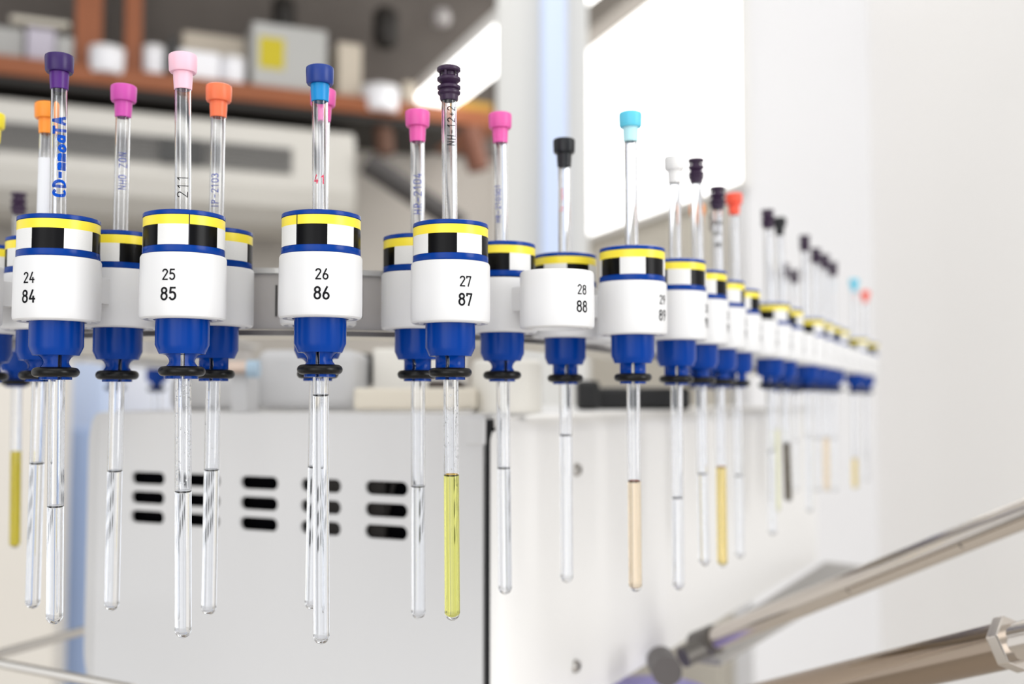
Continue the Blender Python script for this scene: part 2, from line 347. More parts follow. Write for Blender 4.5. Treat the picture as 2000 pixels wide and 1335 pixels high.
# air conditioner under the shelf
ac = empty('air_conditioner', (0, 0, CAMZ)); tag(ac, 'long white air conditioner with dark louvres below the orange shelf', 'air conditioner')
ACW = mat('ac_white', (.6, .58, .54), .5); a = S0-U*500; b = along(688)
rz = atan2(U.y, U.x); L = (b-a).length
prof = [(-10, 640), (0, 648), (260, 648), (260, 420), (120, 405), (40, 418), (-10, 455), (-24, 500)]
vs = []; n = len(prof)
for X in (0, L): vs += [tuple((a+U*X+V*p[0]).to_3d()[:2])+(p[1],) for p in prof]
mb = MB(); mb.add(vs, [list(range(n)), list(range(n, 2*n))[::-1]]+[[i, (i+1) % n, (i+1) % n+n, i+n] for i in range(n)], 0, False); mb.obj('casing', ACW, ac, 6)
SL = mat('louvre_grey', (.17, .165, .16), .6)
for x0, x1 in ((0, 385), (395, 566)):
    p0 = along(x0 if x0 else -300, -28); p1 = along(x1, -28)
    mb = MB()
    for k in range(7): z = 592-k*9; mb.prism([tuple(p0), tuple(p1), tuple(p1+V*20), tuple(p0+V*20)], z-5.5, z)
    mb.obj('louvre', SL, ac)
p0 = along(305, -34); p1 = along(392, -34); mb = MB(); mb.prism([tuple(p0), tuple(p1), tuple(p1+V*20), tuple(p0+V*20)], 532, 590); mb.obj('control_window', mat('near_dark', (.05, .05, .05), .5), ac)
# dark sloping pipe
x0, z0 = unproj(722, 328, 2540); x1, z1 = unproj(900, 440, 2560)
mb = MB(); mb.tube((x0, 2480, z0), (x1, 2560, z1), 28); o = mb.obj('drain_pipe', mat('pipe_dark', (.06, .055, .055), .6)); o.location = (0, 0, CAMZ); tag(o, 'dark grey pipe sloping down behind the middle tubes', 'pipe')
x0, z0 = unproj(745, 215, 2560); x1, z1 = unproj(752, 300, 2560)
mb = MB(); mb.tube((x0, 2570, z0), (x1, 2570, z1), 24); o = mb.obj('shelf_bracket', mat('bracket_brown', (.11, .05, .03), .6)); o.location = (0, 0, CAMZ); tag(o, 'brown bracket hanging under the right part of the shelf', 'bracket')
x0, z0 = unproj(915, 250, 2600); x1, z1 = unproj(935, 330, 2600)
mb = MB(); mb.tube((x0, 2610, z0), (x1, 2610, z1), 28); o = mb.obj('shelf_bracket', mat('bracket_red', (.16, .06, .035), .6)); o.location = (0, 0, CAMZ); tag(o, 'reddish bracket hanging under the shelf next to the column', 'bracket')
# low cabinets on the left
def plainbox(name, px0, px1, pyt, Y, depth, m, label, cat, zb=FLOOR, bevel=6):
    xa, zt = unproj(px0, pyt, Y); xb, _ = unproj(px1, pyt, Y)
    mb = MB(); mb.box(xa, xb, Y, Y+depth, zb, zt); o = mb.obj(name, m, None, bevel); o.location = (0, 0, CAMZ); return tag(o, label, cat)
plainbox('lab_cabinet', -500, 118, 660, 1500, 50, mat('cabinet_beige', (.78, .74, .68), .6), 'beige cabinet at the left edge behind the lowest tubes', 'cabinet')
plainbox('blue_panel', 100, 300, 835, 1620, 40, mat('panel_blue', (.42, .54, .8), .6), 'pale blue panel between the beige cabinet and the grey housing', 'panel')
plainbox('lab_cabinet', 100, 205, 690, 1750, 60, mat('panel_blue2', (.62, .72, .93), .5), 'light blue cabinet front seen just left of the grey housing', 'cabinet')
plainbox('lab_cabinet', 206, 470, 672, 1900, 60, mat('cabinet_white', (.86, .87, .92), .5), 'white cabinet seen above the left end of the housing', 'cabinet')

# ================= the housing below the carousel =================
PW = mat('housing_white', (.87, .86, .85), .38, bump=.05, nscale=600)
PG = mat('panel_grey', (.71, .71, .72), .42, bump=.05, nscale=600)
FRx = Vector((-5, 470)); k4 = 470*4219
def fz(px): Z = k4/(3269+px-0); return Vector(((px-1000)/F*Z, Z))
FL = fz(147); FR = fz(943); fd = (FR-FL).normalized(); fn = Vector((fd.y, -fd.x))   # fn towards camera
hs = empty('instrument_housing', (0, 0, CAMZ)); tag(hs, 'white and grey instrument housing with black vent slots below the carousel', 'instrument housing')
ZT, ZB = -6.5, -156
rd = Vector((.479, .878))
c0 = fz(958); corner = Vector((8, 476))
# shell footprint: front (recessed), rounded right corner, right side, back, left
foot = []
fr2 = c0-fn*0
rs = Vector((-5, 470))+rd*62
P0 = Vector(c0); P1 = Vector((2, 466)); P2 = rs
for i in range(13): t = i/12; foot.append(P0*(1-t)**2+P1*2*t*(1-t)+P2*t*t)
far = Vector((300, 1028)); foot.append(far); foot.append(far+Vector((-30, 40))); foot.append(Vector((-225, 1068))); foot.append(Vector((-238, 1040))); foot.append(Vector((-238, 605))); foot.append(FL+fd*18-fn*14); foot.append(fz(935)-fn*14); foot.append(fz(957)-fn*14)
bm = bmesh.new(); vs = [bm.verts.new((p.x/1000, p.y/1000, ZB/1000)) for p in foot]; f = bm.faces.new(vs)
r_ = bmesh.ops.extrude_face_region(bm, geom=[f]); bmesh.ops.translate(bm, verts=[v for v in r_['geom'] if isinstance(v, bmesh.types.BMVert)], vec=(0, 0, (ZT-ZB)/1000))
bmesh.ops.recalc_face_normals(bm, faces=bm.faces)
top = [e for e in bm.edges if all(abs(v.co.z-ZT/1000) < 1e-6 for v in e.verts) and (e.verts[0].co.x+e.verts[1].co.x)/2 > -.03]
bmesh.ops.bevel(bm, geom=top, offset=.011, segments=5, profile=.5, affect='EDGES')
for f in bm.faces: f.smooth = True
for e in bm.edges:
    if len(e.link_faces) == 2 and e.calc_face_angle(0) > R(35): e.smooth = False
me = bpy.data.meshes.new('shell'); bm.to_mesh(me); bm.free(); me.materials.append(PW); mesh_obj('shell', me, hs)
# front panel with slots, in (u,z) coordinates along fd from FL
W_ = (FR-FL).length
def upx(px): return (fz(px)-FL).length*(1 if px >= 147 else -1)
def rrect(u0, u1, z0, z1, r, corners=(1, 1, 1, 1), n=8):
    pts = []
    for (cx, cz, a0, on, qx, qz) in ((u1-r, z1-r, 0, corners[0], u1, z1), (u0+r, z1-r, 90, corners[1], u0, z1), (u0+r, z0+r, 180, corners[2], u0, z0), (u1-r, z0+r, 270, corners[3], u1, z0)):
        if on: pts += [(cx+r*cos(R(a0+90*i/n)), cz+r*sin(R(a0+90*i/n))) for i in range(n+1)]
        else: pts.append((qx, qz))
    return pts
bm = bmesh.new(); edges = []
def loop(pts):
    vs = [bm.verts.new((u/1000, 0, z/1000)) for u, z in pts]
    for i in range(len(vs)): edges.append(bm.edges.new((vs[i], vs[(i+1) % len(vs)])))
loop(rrect(0, W_, ZB, ZT, 19, (0, 1, 1, 0)))
cols = [(258, 328), (360, 436), (470, 548), (588, 670), (712, 800)]
for (a_, b_) in cols:
    um = (upx(a_)+upx(b_))/2; hw_ = 11.9
    for zc in (-41.3, -51.6, -61.8):
        loop(rrect(um-hw_, um+hw_, zc-3.3, zc+3.3, 3.25))
bmesh.ops.triangle_fill(bm, use_beauty=True, edges=edges)
ub = upx(196)/1000
g = bmesh.ops.bisect_plane(bm, geom=bm.verts[:]+bm.edges[:]+bm.faces[:], plane_co=(ub, 0, 0), plane_no=(1, 0, 0))
r_ = bmesh.ops.extrude_face_region(bm, geom=bm.faces[:]); bmesh.ops.translate(bm, verts=[v for v in r_['geom'] if isinstance(v, bmesh.types.BMVert)], vec=(0, .002, 0))
for v in bm.verts:
    if v.co.x < ub-1e-6: v.co.y += (ub-v.co.x)*.55
bmesh.ops.recalc_face_normals(bm, faces=bm.faces)
me = bpy.data.meshes.new('front_panel'); bm.to_mesh(me); bm.free(); me.materials.append(PG)
fp = mesh_obj('front_panel', me, hs); fp.location = (FL.x/1000, FL.y/1000, 0); fp.rotation_euler = (0, 0, atan2(fd.y, fd.x))
b = fp.modifiers.new('bevel', 'BEVEL'); b.width = .0007; b.segments = 2; b.limit_method = 'ANGLE'; b.angle_limit = R(60)
mb = MB(); mb.box(upx(240), upx(820), 7, 13, -75, -30); o = mb.obj('vent_recess', mat('vent_black', (.002, .002, .003), .9, spec=.05), hs); o.location = fp.location; o.rotation_euler = fp.rotation_euler
mb = MB()
u0 = upx(700)
mb.box(u0+4, u0+13, 4, 6.8, -75, -30); mb.tube((u0+19, 5, -32), (u0+13, 5, -57), 1.0, 8); mb.box(upx(630), upx(668), 4, 6.8, -75, -30)
o = mb.obj('inner_fin', mat('fin_taupe', (.03, .027, .025), .6, spec=.2), hs); o.location = fp.location; o.rotation_euler = fp.rotation_euler
mb = MB(); mb.box(W_+.1, upx(957), 2.5, 12, ZB, -8.5); o = mb.obj('gap_strip', mat('gap_black', (.008, .008, .01), .5), hs); o.location = fp.location; o.rotation_euler = fp.rotation_euler  # black strip standing in for the dark of the open panel gap
mb = MB(); mb.box(W_-9, W_+1.5, -1.2, 1, -20, -8); o = mb.obj('panel_clip', PG, hs, .8); o.location = fp.location; o.rotation_euler = fp.rotation_euler
# screws on the right side
rn = Vector((rd.y, -rd.x))
for px, py in ((1125, 917), (1121, 1300)):
    k = (px-1000)/F; s = Vector((-5, 470)); t = (k*s.y-s.x)/(rd.x-k*rd.y); p = s+rd*t; _, z = unproj(px, py, p.y)
    mb = MB(); a = (p+rn*.2); b = (p+rn*2.2); mb.tube((a.x, a.y, z), (b.x, b.y, z), 3.4, 20, 2.6)
    mb.tube(((p+rn*2.2).x, (p+rn*2.2).y, z), ((p+rn*2.4).x, (p+rn*2.4).y, z), 1.2, 6, mi=1)
    mb.obj('screw', [mat('steel', (.45, .43, .41), .3, 1), BLK], hs)
# base flange under the housing on the right
mb = MB(); pts = [(105, 655), (306, 1025), (345, 990), (127, 640)]
mb.prism(pts, ZB-5, ZB-1); o = mb.obj('base_tray', mat('tray_grey', (.33, .315, .3), .55), None, .8); o.location = (0, 0, CAMZ); tag(o, 'grey metal tray edge sticking out below the white housing side', 'tray')

# mechanics on top of the housing (z from ZT up)
mech = empty('gripper_mechanism', (0, 0, CAMZ)); tag(mech, 'grey and white mechanism blocks standing on the housing below the carousel', 'mechanism')
def mblock(name, px0, px1, pyt, pyb, Z, depth, m, bevel=2.0):
    xa, zt = unproj(px0, pyt, Z); xb, zb = unproj(px1, pyb, Z); zb = max(zb, ZT+.2)
    mb = MB(); mb.box(xa, xb, Z, Z+depth, zb, zt); return mb.obj(name, m, mech, bevel, 3)
GR = mat('mech_grey', (.52, .52, .53), .45); CR = mat('mech_cream', (.68, .63, .54), .5); LW = mat('mech_white', (.8, .78, .73), .45)
mblock('motor_block', 500, 697, 682, 800, 600, 60, GR, 6)
mblock('side_block', 330, 500, 735, 800, 640, 50, GR, 5)
mblock('guide_bar', 690, 930, 757, 800, 560, 40, CR, 2)
mblock('back_plate', 728, 905, 680, 770, 640, 30, LW, 2)
mblock('dark_box', 835, 905, 742, 762, 600, 30, mat('near_brown', (.07, .055, .05), .5), 2)
xa, zt = unproj(990, 700, 560); xb, _ = unproj(1060, 700, 560)
mb = MB(); r = (xb-xa); mb.lathe([(r, ZT+.2), (r, zt-2), (r-2, zt)], 40, c=(xa, 580)); mb.obj('white_cylinder', LW, mech)
x, z = unproj(700, 722, 660); mb = MB(); mb.tube((x-4, 675, z), (x+5, 655, z), 10.5, 28); mb.obj('roller', mat('roller_dark', (.06, .055, .05), .35), mech)
x, z = unproj(447, 717, 560); x2, _ = unproj(484, 717, 560); mb = MB(); mb.tube((x, 560, z), (x2, 560, z), 3.6, 20); mb.obj('fitting', mat('fitting_copper', (.62, .5, .43), .35, .6), mech)
x, z = unproj(484, 720, 560); x2, _ = unproj(506, 720, 560); mb = MB(); mb.tube((x, 560, z), (x2, 560, z), 4.8, 20); mb.obj('fitting_nut', mat('fitting_blue', (.35, .47, .58), .3), mech)
x, z = unproj(465, 717, 560); mb = MB(); mb.box(x-4, x+4, 562, 590, ZT+.2, z-3); mb.obj('fitting_stand', GR, mech)
# black cable trough lying on the housing at the right
def roof(pxs, py, pyb, Z, name, m, label, cat):
    xa, zt = unproj(pxs[0], py, Z); xb, _ = unproj(pxs[1], py, Z)
    mb = MB(); mb.box(xa, xb, Z, Z+30, ZT+.3, zt); o = mb.obj(name, m, None, 3, 3); o.location = (0, 0, CAMZ); return tag(o, label, cat)
BK = mat('cover_black', (.012, .012, .013), .4)
roof((1128, 1172), 742, 0, 690, 'cable_drum', BK, 'rounded black plastic part on the housing behind the black-capped tube', 'cable drum')
roof((1165, 1350), 756, 0, 735, 'cable_trough', BK, 'flat black trough lying on the housing top behind the peach sample tube', 'trough')

# ================= carousel =================
car = empty('carousel', (0, 0, CAMZ)); tag(car, 'grey carousel body carrying the chain of sample holders', 'carousel')
ns = [11-2+0.25*i for i in range(0, int((47.5-9)/.25)+1)]
inset = [chain(n, 52)[:2] for n in ns]; inner_edge = [chain(n, 84)[:2] for n in ns]
PM = mat('carousel_plate', (.7, .66, .58), .45, metal=.0); RIM = mat('carousel_rim', (.16, .15, .15), .4, .3)
mb = MB()
for i in range(len(ns)-1): mb.prism([inset[i], inset[i+1], inner_edge[i+1], inner_edge[i]], 24, 25.2)
mb.obj('plate', PM, car)
mb = MB()
o1 = [chain(n, 49.5)[:2] for n in ns]
for i in range(len(ns)-1): mb.prism([o1[i], o1[i+1], inset[i+1], inset[i]], 23.6, 25.4)
mb.obj('rim', RIM, car)
LP = mat('link_plate_grey', (.5, .48, .475), .4, noise=.04); DK = mat('slot_dark', (.03, .03, .03), .6)
TP = mat('rail_top', (.62, .62, .62), .3, .4)
for n in range(9, 47):
    pts = [chain(n+.02+.96*t/6, 51.5)[:2] for t in range(7)]; pin = [chain(n+.02+.96*t/6, 54)[:2] for t in range(7)]
    mb = MB(); mb.prism(pts+pin[::-1], 26, 46); o = mb.obj('link_plate', LP, car)
    a, b, a2, b2 = [chain(n+.52+q, w_)[:2] for w_ in (51.2, 52.5) for q in (-.011, .011)]
    mb = MB(); mb.prism([a, b, b2, a2], 30.5, 42); mb.obj('slot', DK, o)
mb = MB()
for i in range(len(ns)-1):
    q = [chain(ns[i], 50.5)[:2], chain(ns[i+1], 50.5)[:2], chain(ns[i+1], 60)[:2], chain(ns[i], 60)[:2]]
    mb.prism(q, 46.2, 48.2)
mb.obj('top_rail', TP, car)

# ---- sample holders: white double cups ----
def cup_mesh():
    mb = MB()
    pr = [(8.9, 27.5), (8.9, 25.1), (10.2, 25.1), (10.5, 25.9), (11.4, 25.9), (11.7, 25.1), (12.3, 25.15), (12.9, 25.6), (13.1, 26.4), (13.15, 30), (13.05, 44.3), (12.7, 45), (12.0, 45.1), (11.0, 45.0), (8.9, 43.5), (8.9, 27.5)]
    mb.lathe(pr, 64, caps=False); return mb.mesh('cup', WHITEPL)
CUP = cup_mesh()
mb = MB(); mb.box(-5, 5, 11.5, DL-11.5, 32.5, 41); BRG = mb.mesh('bridge', WHITEPL)
mb = MB(); mb.box(-4, 4, DL+12, DL+19.5, 30, 40); ARM = mb.mesh('link_arm', WHITEPL)
DZ = {26: .65, 29: -.4, 30: -.3, 27: .05, 24: -.15}
DZI = {28: .35, 27: .1, 29: -.25, 24: -.3, 25: -.1}
PLACE = {35: 'behind the capped tube with the red-orange cap', }
def holder_label(n):
    if n <= 29 and n >= 24:
        ex = {24: 'leftmost of the readable ones', 25: 'under the light pink capped tube', 26: 'under the dark blue capped tube', 27: 'around the yellow sample', 28: 'its front cup empty', 29: 'under the cyan capped tube'}[n]
        return f'white twin cup holder printed {n} and {n+60}, {ex}'
    if n == 30: return 'white twin cup holder right of 29, below the white capped tube'
    if n == 31: return 'white twin cup holder two places right of 29, first purple ribbed stopper above it'
    if n == 32: return 'white twin cup holder three places right of 29, amber sample hanging from it'
    if n == 33: return 'white twin cup holder below the bright red-orange cap'
    return None
for n in range(9, 47):
    X, Z, ang = chain(n)
    lab = holder_label(n); grp = 'white twin cup sample holders on the carousel chain'
    if lab is None:
        lab = 'white twin cup holder, blurred, in the far right stretch of the chain' if n > 33 else ('white twin cup holder at the left edge of the photo' if n > 18 else 'white twin cup holder far back on the left side of the chain')
        grp = {True: 'blurred holders far right', False: 'holders at the left edge' if n > 18 else 'holders far back left'}[n > 33]
    h = empty('sample_holder', P(X, Z, DZ.get(n, 0)), ang); tag(h, lab, 'holder', grp)
    mesh_obj('cup', CUP, h); c = mesh_obj('cup', CUP, h); c.location = (0, DL/1000, 0)
    mesh_obj('bridge', BRG, h); mesh_obj('link_arm', ARM, h)
    mb = MB(); lettering(mb, str(n), 13.19, 0, 38.0, 3.15, .43, .19); lettering(mb, str(n+60), 13.19, 0, 32.2, 3.7, .58, .2)
    o = mb.obj('number_print', INK['print'], h)

# ---- spinners ----
def spinner_mesh(seam=False):
    mb = MB()
    # head: rings and neck
    prof = [(2.75, 58.2), (11.6, 58.2), (12.45, 57.9), (12.5, 57.4), (12.5, 56.75), (12.25, 56.7), (12.25, 47.2), (12.5, 47.15), (12.5, 45.5), (12.3, 45.15), (8.2, 45.1), (8.2, 17.3), (6.95, 14.5), (2.75, 14.5), (2.75, 58.2)]
    mb.lathe(prof[::-1], 72, caps=False)
    return mb.mesh('body', BLUE)
def band_mesh(seam):
    mb = MB(); n = 96
    for i in range(n):
        a0, a1 = 2*pi*i/n, 2*pi*(i+1)/n; am = math.degrees((a0+a1)/2)
        r = 12.42
        def q(z0, z1, mi, rr=r, b0=a0, b1=a1): mb.add([(rr*sin(b0), -rr*cos(b0), z0), (rr*sin(b1), -rr*cos(b1), z0), (rr*sin(b1), -rr*cos(b1), z1), (rr*sin(b0), -rr*cos(b0), z1)], [[0, 1, 2, 3]], mi, True)
        blk = ((am+22.5) % 90) < 45
        q(53.6, 56.5, 0); q(47.3, 53.6, 1 if blk else 2)
        if seam and i == int(n*(360-22.5)/360): q(47.3, 56.5, 3, r+.03, a0-.016, a0+.012)
    return mb.mesh('marker_band', [YEL, BLK, SILV, SEAM])
def clamp_mesh():
    """split clamp under the neck: four prongs, hourglass in x and straight in y"""
    mb = MB()
    lv = [(14.6, 5.9), (14.2, 5.0), (13.7, 4.45), (13.0, 4.0), (12.3, 3.8), (11.6, 4.0), (11.0, 4.5), (10.5, 4.85)]
    for s in range(4):
        rings = []
        for z, rx in lv:
            a0 = s*pi/2; g = .62; pts = []
            for k in range(9):
                a = a0+pi/2*k/8; pts.append([rx*sin(a), -4.85*cos(a)])
            # inner arc
            inn = [[2.7*sin(a0+pi/2*(8-k)/8), -2.7*cos(a0+pi/2*(8-k)/8)] for k in range(9)]
            mx = (sin(a0+pi/4), -cos(a0+pi/4)); sx = 1 if mx[0] > 0 else -1; sy = 1 if mx[1] > 0 else -1
            loop_ = []
            for p in pts+inn: loop_.append((sx*max(g, sx*p[0]), sy*max(g, sy*p[1]), z))
            rings.append(loop_)
        m = len(rings[0]); vs = [v for r in rings for v in r]; fs = []
        for j in range(len(rings)-1):
            for i in range(m): fs.append([j*m+i, j*m+(i+1) % m, (j+1)*m+(i+1) % m, (j+1)*m+i])
        mb.add(vs, fs, 0, True)
        vs0, vs1 = rings[0], rings[-1]
        mb.add(vs0, [list(range(m))[::-1]], 0, False)
        # lip and groove under the prongs
        mb.add(vs1, [list(range(m))], 0, False)
        for z0, z1, ro in ((10.5, 10.1, 4.9), (10.1, 7.7, 4.0), (7.7, 6.8, 4.9)):
            pts = []; a0 = s*pi/2
            for k in range(9):
                a = a0+pi/2*k/8; pts.append((ro*sin(a), -ro*cos(a)))
            for k in range(9):
                a = a0+pi/2*(8-k)/8; pts.append((2.7*sin(a), -2.7*cos(a)))
            sx = 1 if sin(a0+pi/4) > 0 else -1; sy = 1 if -cos(a0+pi/4) > 0 else -1
            mb.prism([(sx*max(.62, sx*x), sy*max(.62, sy*y)) for x, y in pts], z1, z0)
    return mb.mesh('clamp', BLUE)
SPB, BND, BNDS, CLP = spinner_mesh(), band_mesh(False), band_mesh(True), clamp_mesh()
mb = MB(); mb.torus(5.6, 1.55, 9.15); ORG = mb.mesh('o_ring', RUB)
def spinner(n, inner, band, clamp, seam, label, group=None, dz=0):
    X, Z, _ = chain(n, DL if inner else 0)
    los = atan2(X, Z)
    h = empty('tube_spinner', P(X, Z, dz), -los); tag(h, label, 'spinner', group)
    mesh_obj('body', SPB, h)
    o = mesh_obj('marker_band', BNDS if seam else BND, h); o.rotation_euler = (0, 0, R(band))
    c = mesh_obj('clamp', CLP, h); c.rotation_euler = (0, 0, R(clamp))
    mesh_obj('o_ring', ORG, h)

# ---- tubes ----
CAPC = {'purple': (.03, .008, .1), 'purple_low': (.075, .008, .18), 'pink': (.9, .55, .66), 'coral': (.95, .2, .08), 'orange': (.95, .3, .03), 'dblue': (.006, .035, .23), 'turq': (.0, .25, .6),
        'magenta': (.62, .08, .42), 'hotpink': (.78, .11, .4), 'prune': (.035, .014, .045), 'black': (.006, .007, .01), 'cyan': (.12, .6, .8), 'cyan_low': (.5, .82, .88),
        'white': (.82, .81, .8), 'red': (.95, .1, .05), 'yellow': (.9, .75, .03)}
def capmat(c): return mat('cap_'+c, CAPC[c], .38, sss=(.2 if c in ('pink', 'coral', 'magenta', 'hotpink', 'cyan', 'cyan_low', 'turq', 'orange', 'yellow') else 0))
LIQ = {'clear': glass('liquid_clear', (1, 1, 1), 1.36), 'yellow': glass('liquid_yellow', (.96, .95, .5), 1.36), 'amber': glass('liquid_amber', (1, .9, .58), 1.36),
       'peach': glass('liquid_peach', (1, .92, .8), 1.36), 'dark': glass('liquid_dark', (.42, .39, .34), 1.36), 'pale': glass('liquid_pale_green', (.97, .97, .78), 1.36),
       'solid': mat('liquid_opaque_yellow', (.97, .78, .01), .4)}
MEN = {'clear': mat('meniscus_glint', (.9, .9, .92), .2), 'yellow': mat('meniscus_orange', (.85, .5, .05), .3), 'peach': mat('meniscus_brown', (.4, .1, .04), .3), 'amber': mat('meniscus_red', (.85, .3, .1), .3)}  # clear: pale ring paints in the bright line of light at the liquid edge
def stopper(root, H, c, low):
    mb = MB(); mb.lathe([(0, H), (3.9, H), (4.35, H-.35), (4.45, H-1.2), (4.3, H-5.2), (3.95, H-5.8), (2.6, H-5.8)], 40, caps=False)
    mb.lathe([(2.6, H-5.8), (3.0, H-5.8), (2.95, H-8), (2.75, H-11.2), (2.52, H-11.4)], 40, caps=False) if not low else None
    o = mb.obj('cap', capmat(c), root)
    if low:
        mb = MB(); mb.lathe([(2.6, H-5.6), (3.0, H-5.75), (2.95, H-8), (2.75, H-11.2), (2.52, H-11.4)], 40, caps=False)
        s = mb.obj('cap_sleeve', capmat(low), root)
def ribbed(root, H, c):
    mb = MB(); pr = [(0, 0), (3.6, 0), (3.95, -.3), (3.95, -1.2), (3.5, -1.6), (2.2, -1.7), (2.2, -3.0), (3.3, -3.2), (3.95, -3.7), (3.95, -4.5), (3.1, -5.2), (2.6, -5.7), (3.1, -6.0), (3.95, -6.5), (3.95, -7.3), (3.2, -7.8), (3.2, -8.0), (3.9, -8.4), (3.8, -9.0), (3.15, -9.6), (3.1, -10.8), (2.9, -11.3), (2.52, -11.4)]
    mb.lathe([(r, H+z) for r, z in pr], 40, caps=False)
    mb.obj('cap', capmat(c), root)
    mb = MB()
    for k in range(4):
        a = pi/2*k+.3; x, y = 3.0*sin(a), 3.0*cos(a); mb.box(x-.35, x+.35, y-.35, y+.35, H-3.6, H-1.1)
    mb.obj('cap_post', capmat(c), root)
def tube(n, inner, cap, top, tubetop, bot, liq_y, liq, label, group=None, kind='stopper', low=None, text=None, ink='fadeblue', drops=0, paper=None, dy=0, text_h=3.2, tth=.3, tang=0, textz=80, jit=.05, upr=True):
    X, Z, _ = chain(n, DL if inner else 0)
    xt, zt = unproj(top[0], top[1], Z); xb, zb = unproj(bot[0], bot[1], Z)
    # the tube stays inside the clamp bore: the axis passes through the holder axis at z=30
    lean = math.atan2(xt-xb, zt-zb); lean = max(-.02, min(.02, lean))
    H = zt-zb
    root = empty('sample_tube', P(X+(zb-30)*math.tan(lean), Z, zb)); root.rotation_euler = (0, lean, 0)
    tag(root, label, 'tube', group)
    ro, ri = 2.52, 2.12; Ht = H-9.5
    pr = [(0, 0)]+[(ro*sin(R(a)), ro-ro*cos(R(a))) for a in range(15, 91, 15)]+[(ro, Ht-.15), (ro-.15, Ht), (ri+.1, Ht), (ri, Ht-.1)]
    pr += [(ri*sin(R(a)), 1.5+ri-ri*cos(R(a))) for a in range(90, 14, -15)]+[(0, 1.5)]
    mb = MB(); mb.lathe(pr, 40, caps=False); mb.obj('glass', GLS, root)
    if liq:
        _, zl = unproj(bot[0], liq_y, Z); zl = zl-zb; rl = ri+.03
        pr = [(0, 1.47)]+[(rl*sin(R(a)), 1.47+rl-rl*cos(R(a))) for a in range(15, 91, 15)]+[(rl, zl+.35), (rl-.12, zl+.3), (rl-.5, zl-.15), (rl-1.1, zl-.4), (0, zl-.5)]
        mb = MB(); mb.lathe(pr, 40, caps=False); lo = mb.obj('liquid', LIQ[liq], root)
        if liq != 'solid':
            mb = MB(); mb.torus(ri-.2, .2, zl+.45, 32, 8); mb.obj('meniscus', MEN.get(liq, MEN['clear']), lo)
    (ribbed(root, H, cap) if kind == 'ribbed' else stopper(root, H, cap, low))
    los = atan2(X, Z)
    if text:
        mb = MB(); lettering(mb, text, ro+.03, -los+tang, textz-zb, text_h, tth, .25, upr, jitter=jit)
        mb.obj('handwriting', INK[ink], root)
    if paper:
        z0, z1 = paper; mb = MB(); mb.lathe([(ro+.06, z0-zb), (ro+.06, z1-zb)], 40, caps=False); mb.obj('paper_label', mat('paper_white', (.8, .81, .84), .7), root)
    if drops:
        mb = MB()
        for k in range(drops):
            a = random.uniform(-1.4, 1.4)-los; z = random.uniform(*( (max(12, liq_top(bot, liq_y, Z, zb)), 78) if liq_y else (50, 120))); r = random.uniform(.1, .3)
            mb.lathe([(0, -r)]+[(r*cos(R(q)), r*sin(R(q))) for q in (-45, 0, 45)]+[(0, r)], 6, c=((ri-.05)*sin(a), -(ri-.05)*cos(a)), caps=False)
            m6 = len(mb.v)-30
            for i in range(m6, len(mb.v)): v = mb.v[i]; mb.v[i] = (v[0], v[1], v[2]+z)
        mb.obj('droplets', glass('water', (1, 1, 1), 1.33), root)['kind'] = 'stuff'
    return root
def liq_top(bot, ly, Z, zb): return unproj(bot[0], ly, Z)[1]-zb+2

# front row
tube(24, 0, 'purple', (113, 108), 178, (103, 1218), 989, 'clear', 'tube with a dark violet stopper and bold blue handwriting, in holder 24', low='purple_low', text='CD-mmoaTA', ink='blue', text_h=3.9, tth=1.0, textz=78, tang=.1)
tube(25, 0, 'pink', (354.5, 107), 177, (355, 1245), 960, 'clear', 'tube with a light pink stopper and wet droplets inside, in holder 25', text='211', ink='black', text_h=3.4, tth=.3, textz=67, drops=130, tang=-.1)
tube(26, 0, 'dblue', (623, 131), 200, (626, 1257), 772, 'clear', 'tube with a scratched dark blue stopper and turquoise sleeve, in holder 26', low='turq', text='41', ink='red', text_h=2.7, tth=.34, textz=70, upr=False, tang=-.1)
tube(27, 0, 'prune', (877, 132), 198, (884, 1211), 928, 'yellow', 'tube half filled with clear yellow liquid under a ribbed purple stopper', kind='ribbed', text='NH-12+2', ink='black', text_h=2.6, tth=.34, textz=91, tang=.3, drops=60)
tube(29, 0, 'cyan', (1231, 220), 275, (1241, 1155), 940, 'peach', 'tube of peach coloured liquid under a cyan stopper, in holder 29', low='cyan_low', paper=None)
tube(30, 0, 'white', (1316, 306), 350, (1324, 1152), 972, 'clear', 'tube with a white stopper hanging right of holder 29', text='HH-HN', ink='black', text_h=1.6, tth=.12, textz=80)
tube(31, 0, 'prune', (1361, 310), 350, (1378, 1105), 925, 'clear', 'tube with ribbed purple stopper right beside the white stoppered one', kind='ribbed')
tube(32, 0, 'prune', (1403, 365), 402, (1413, 1107), 912, 'amber', 'tube of amber liquid with bold black marks under a ribbed stopper', kind='ribbed', text='A T Z', ink='black', text_h=3.6, tth=.7, textz=82)
tube(33, 0, 'red', (1438, 378), 418, (1450, 1090), 928, 'clear', 'tube with a bright red-orange stopper against the pale wall')
tube(35, 0, 'prune', (1500, 410), 442, (1510, 1045), 880, 'clear', 'blurred tube with purple ribbed stopper just left of the black stoppered one', kind='ribbed')
tube(36, 0, 'black', (1527, 425), 455, (1545, 980), 865, 'dark', 'blurred tube of dark grey liquid under a black stopper')
G1 = 'far blurred tubes with ribbed purple stoppers'
tube(38, 0, 'prune', (1572, 460), 0, (1582, 1000), 850, 'clear', 'first far blurred ribbed stopper tube after the black stopper, standing a little apart', kind='ribbed')
for n, x, y in ((39, 1597, 485), (40, 1611, 497), (41, 1624, 512)):
    tube(n, 0, 'prune', (x, y), 0, (x+4, 960), 855, 'peach' if n == 40 else 'clear', 'blurred tube in the close row of three far purple stoppers', G1, kind='ribbed')
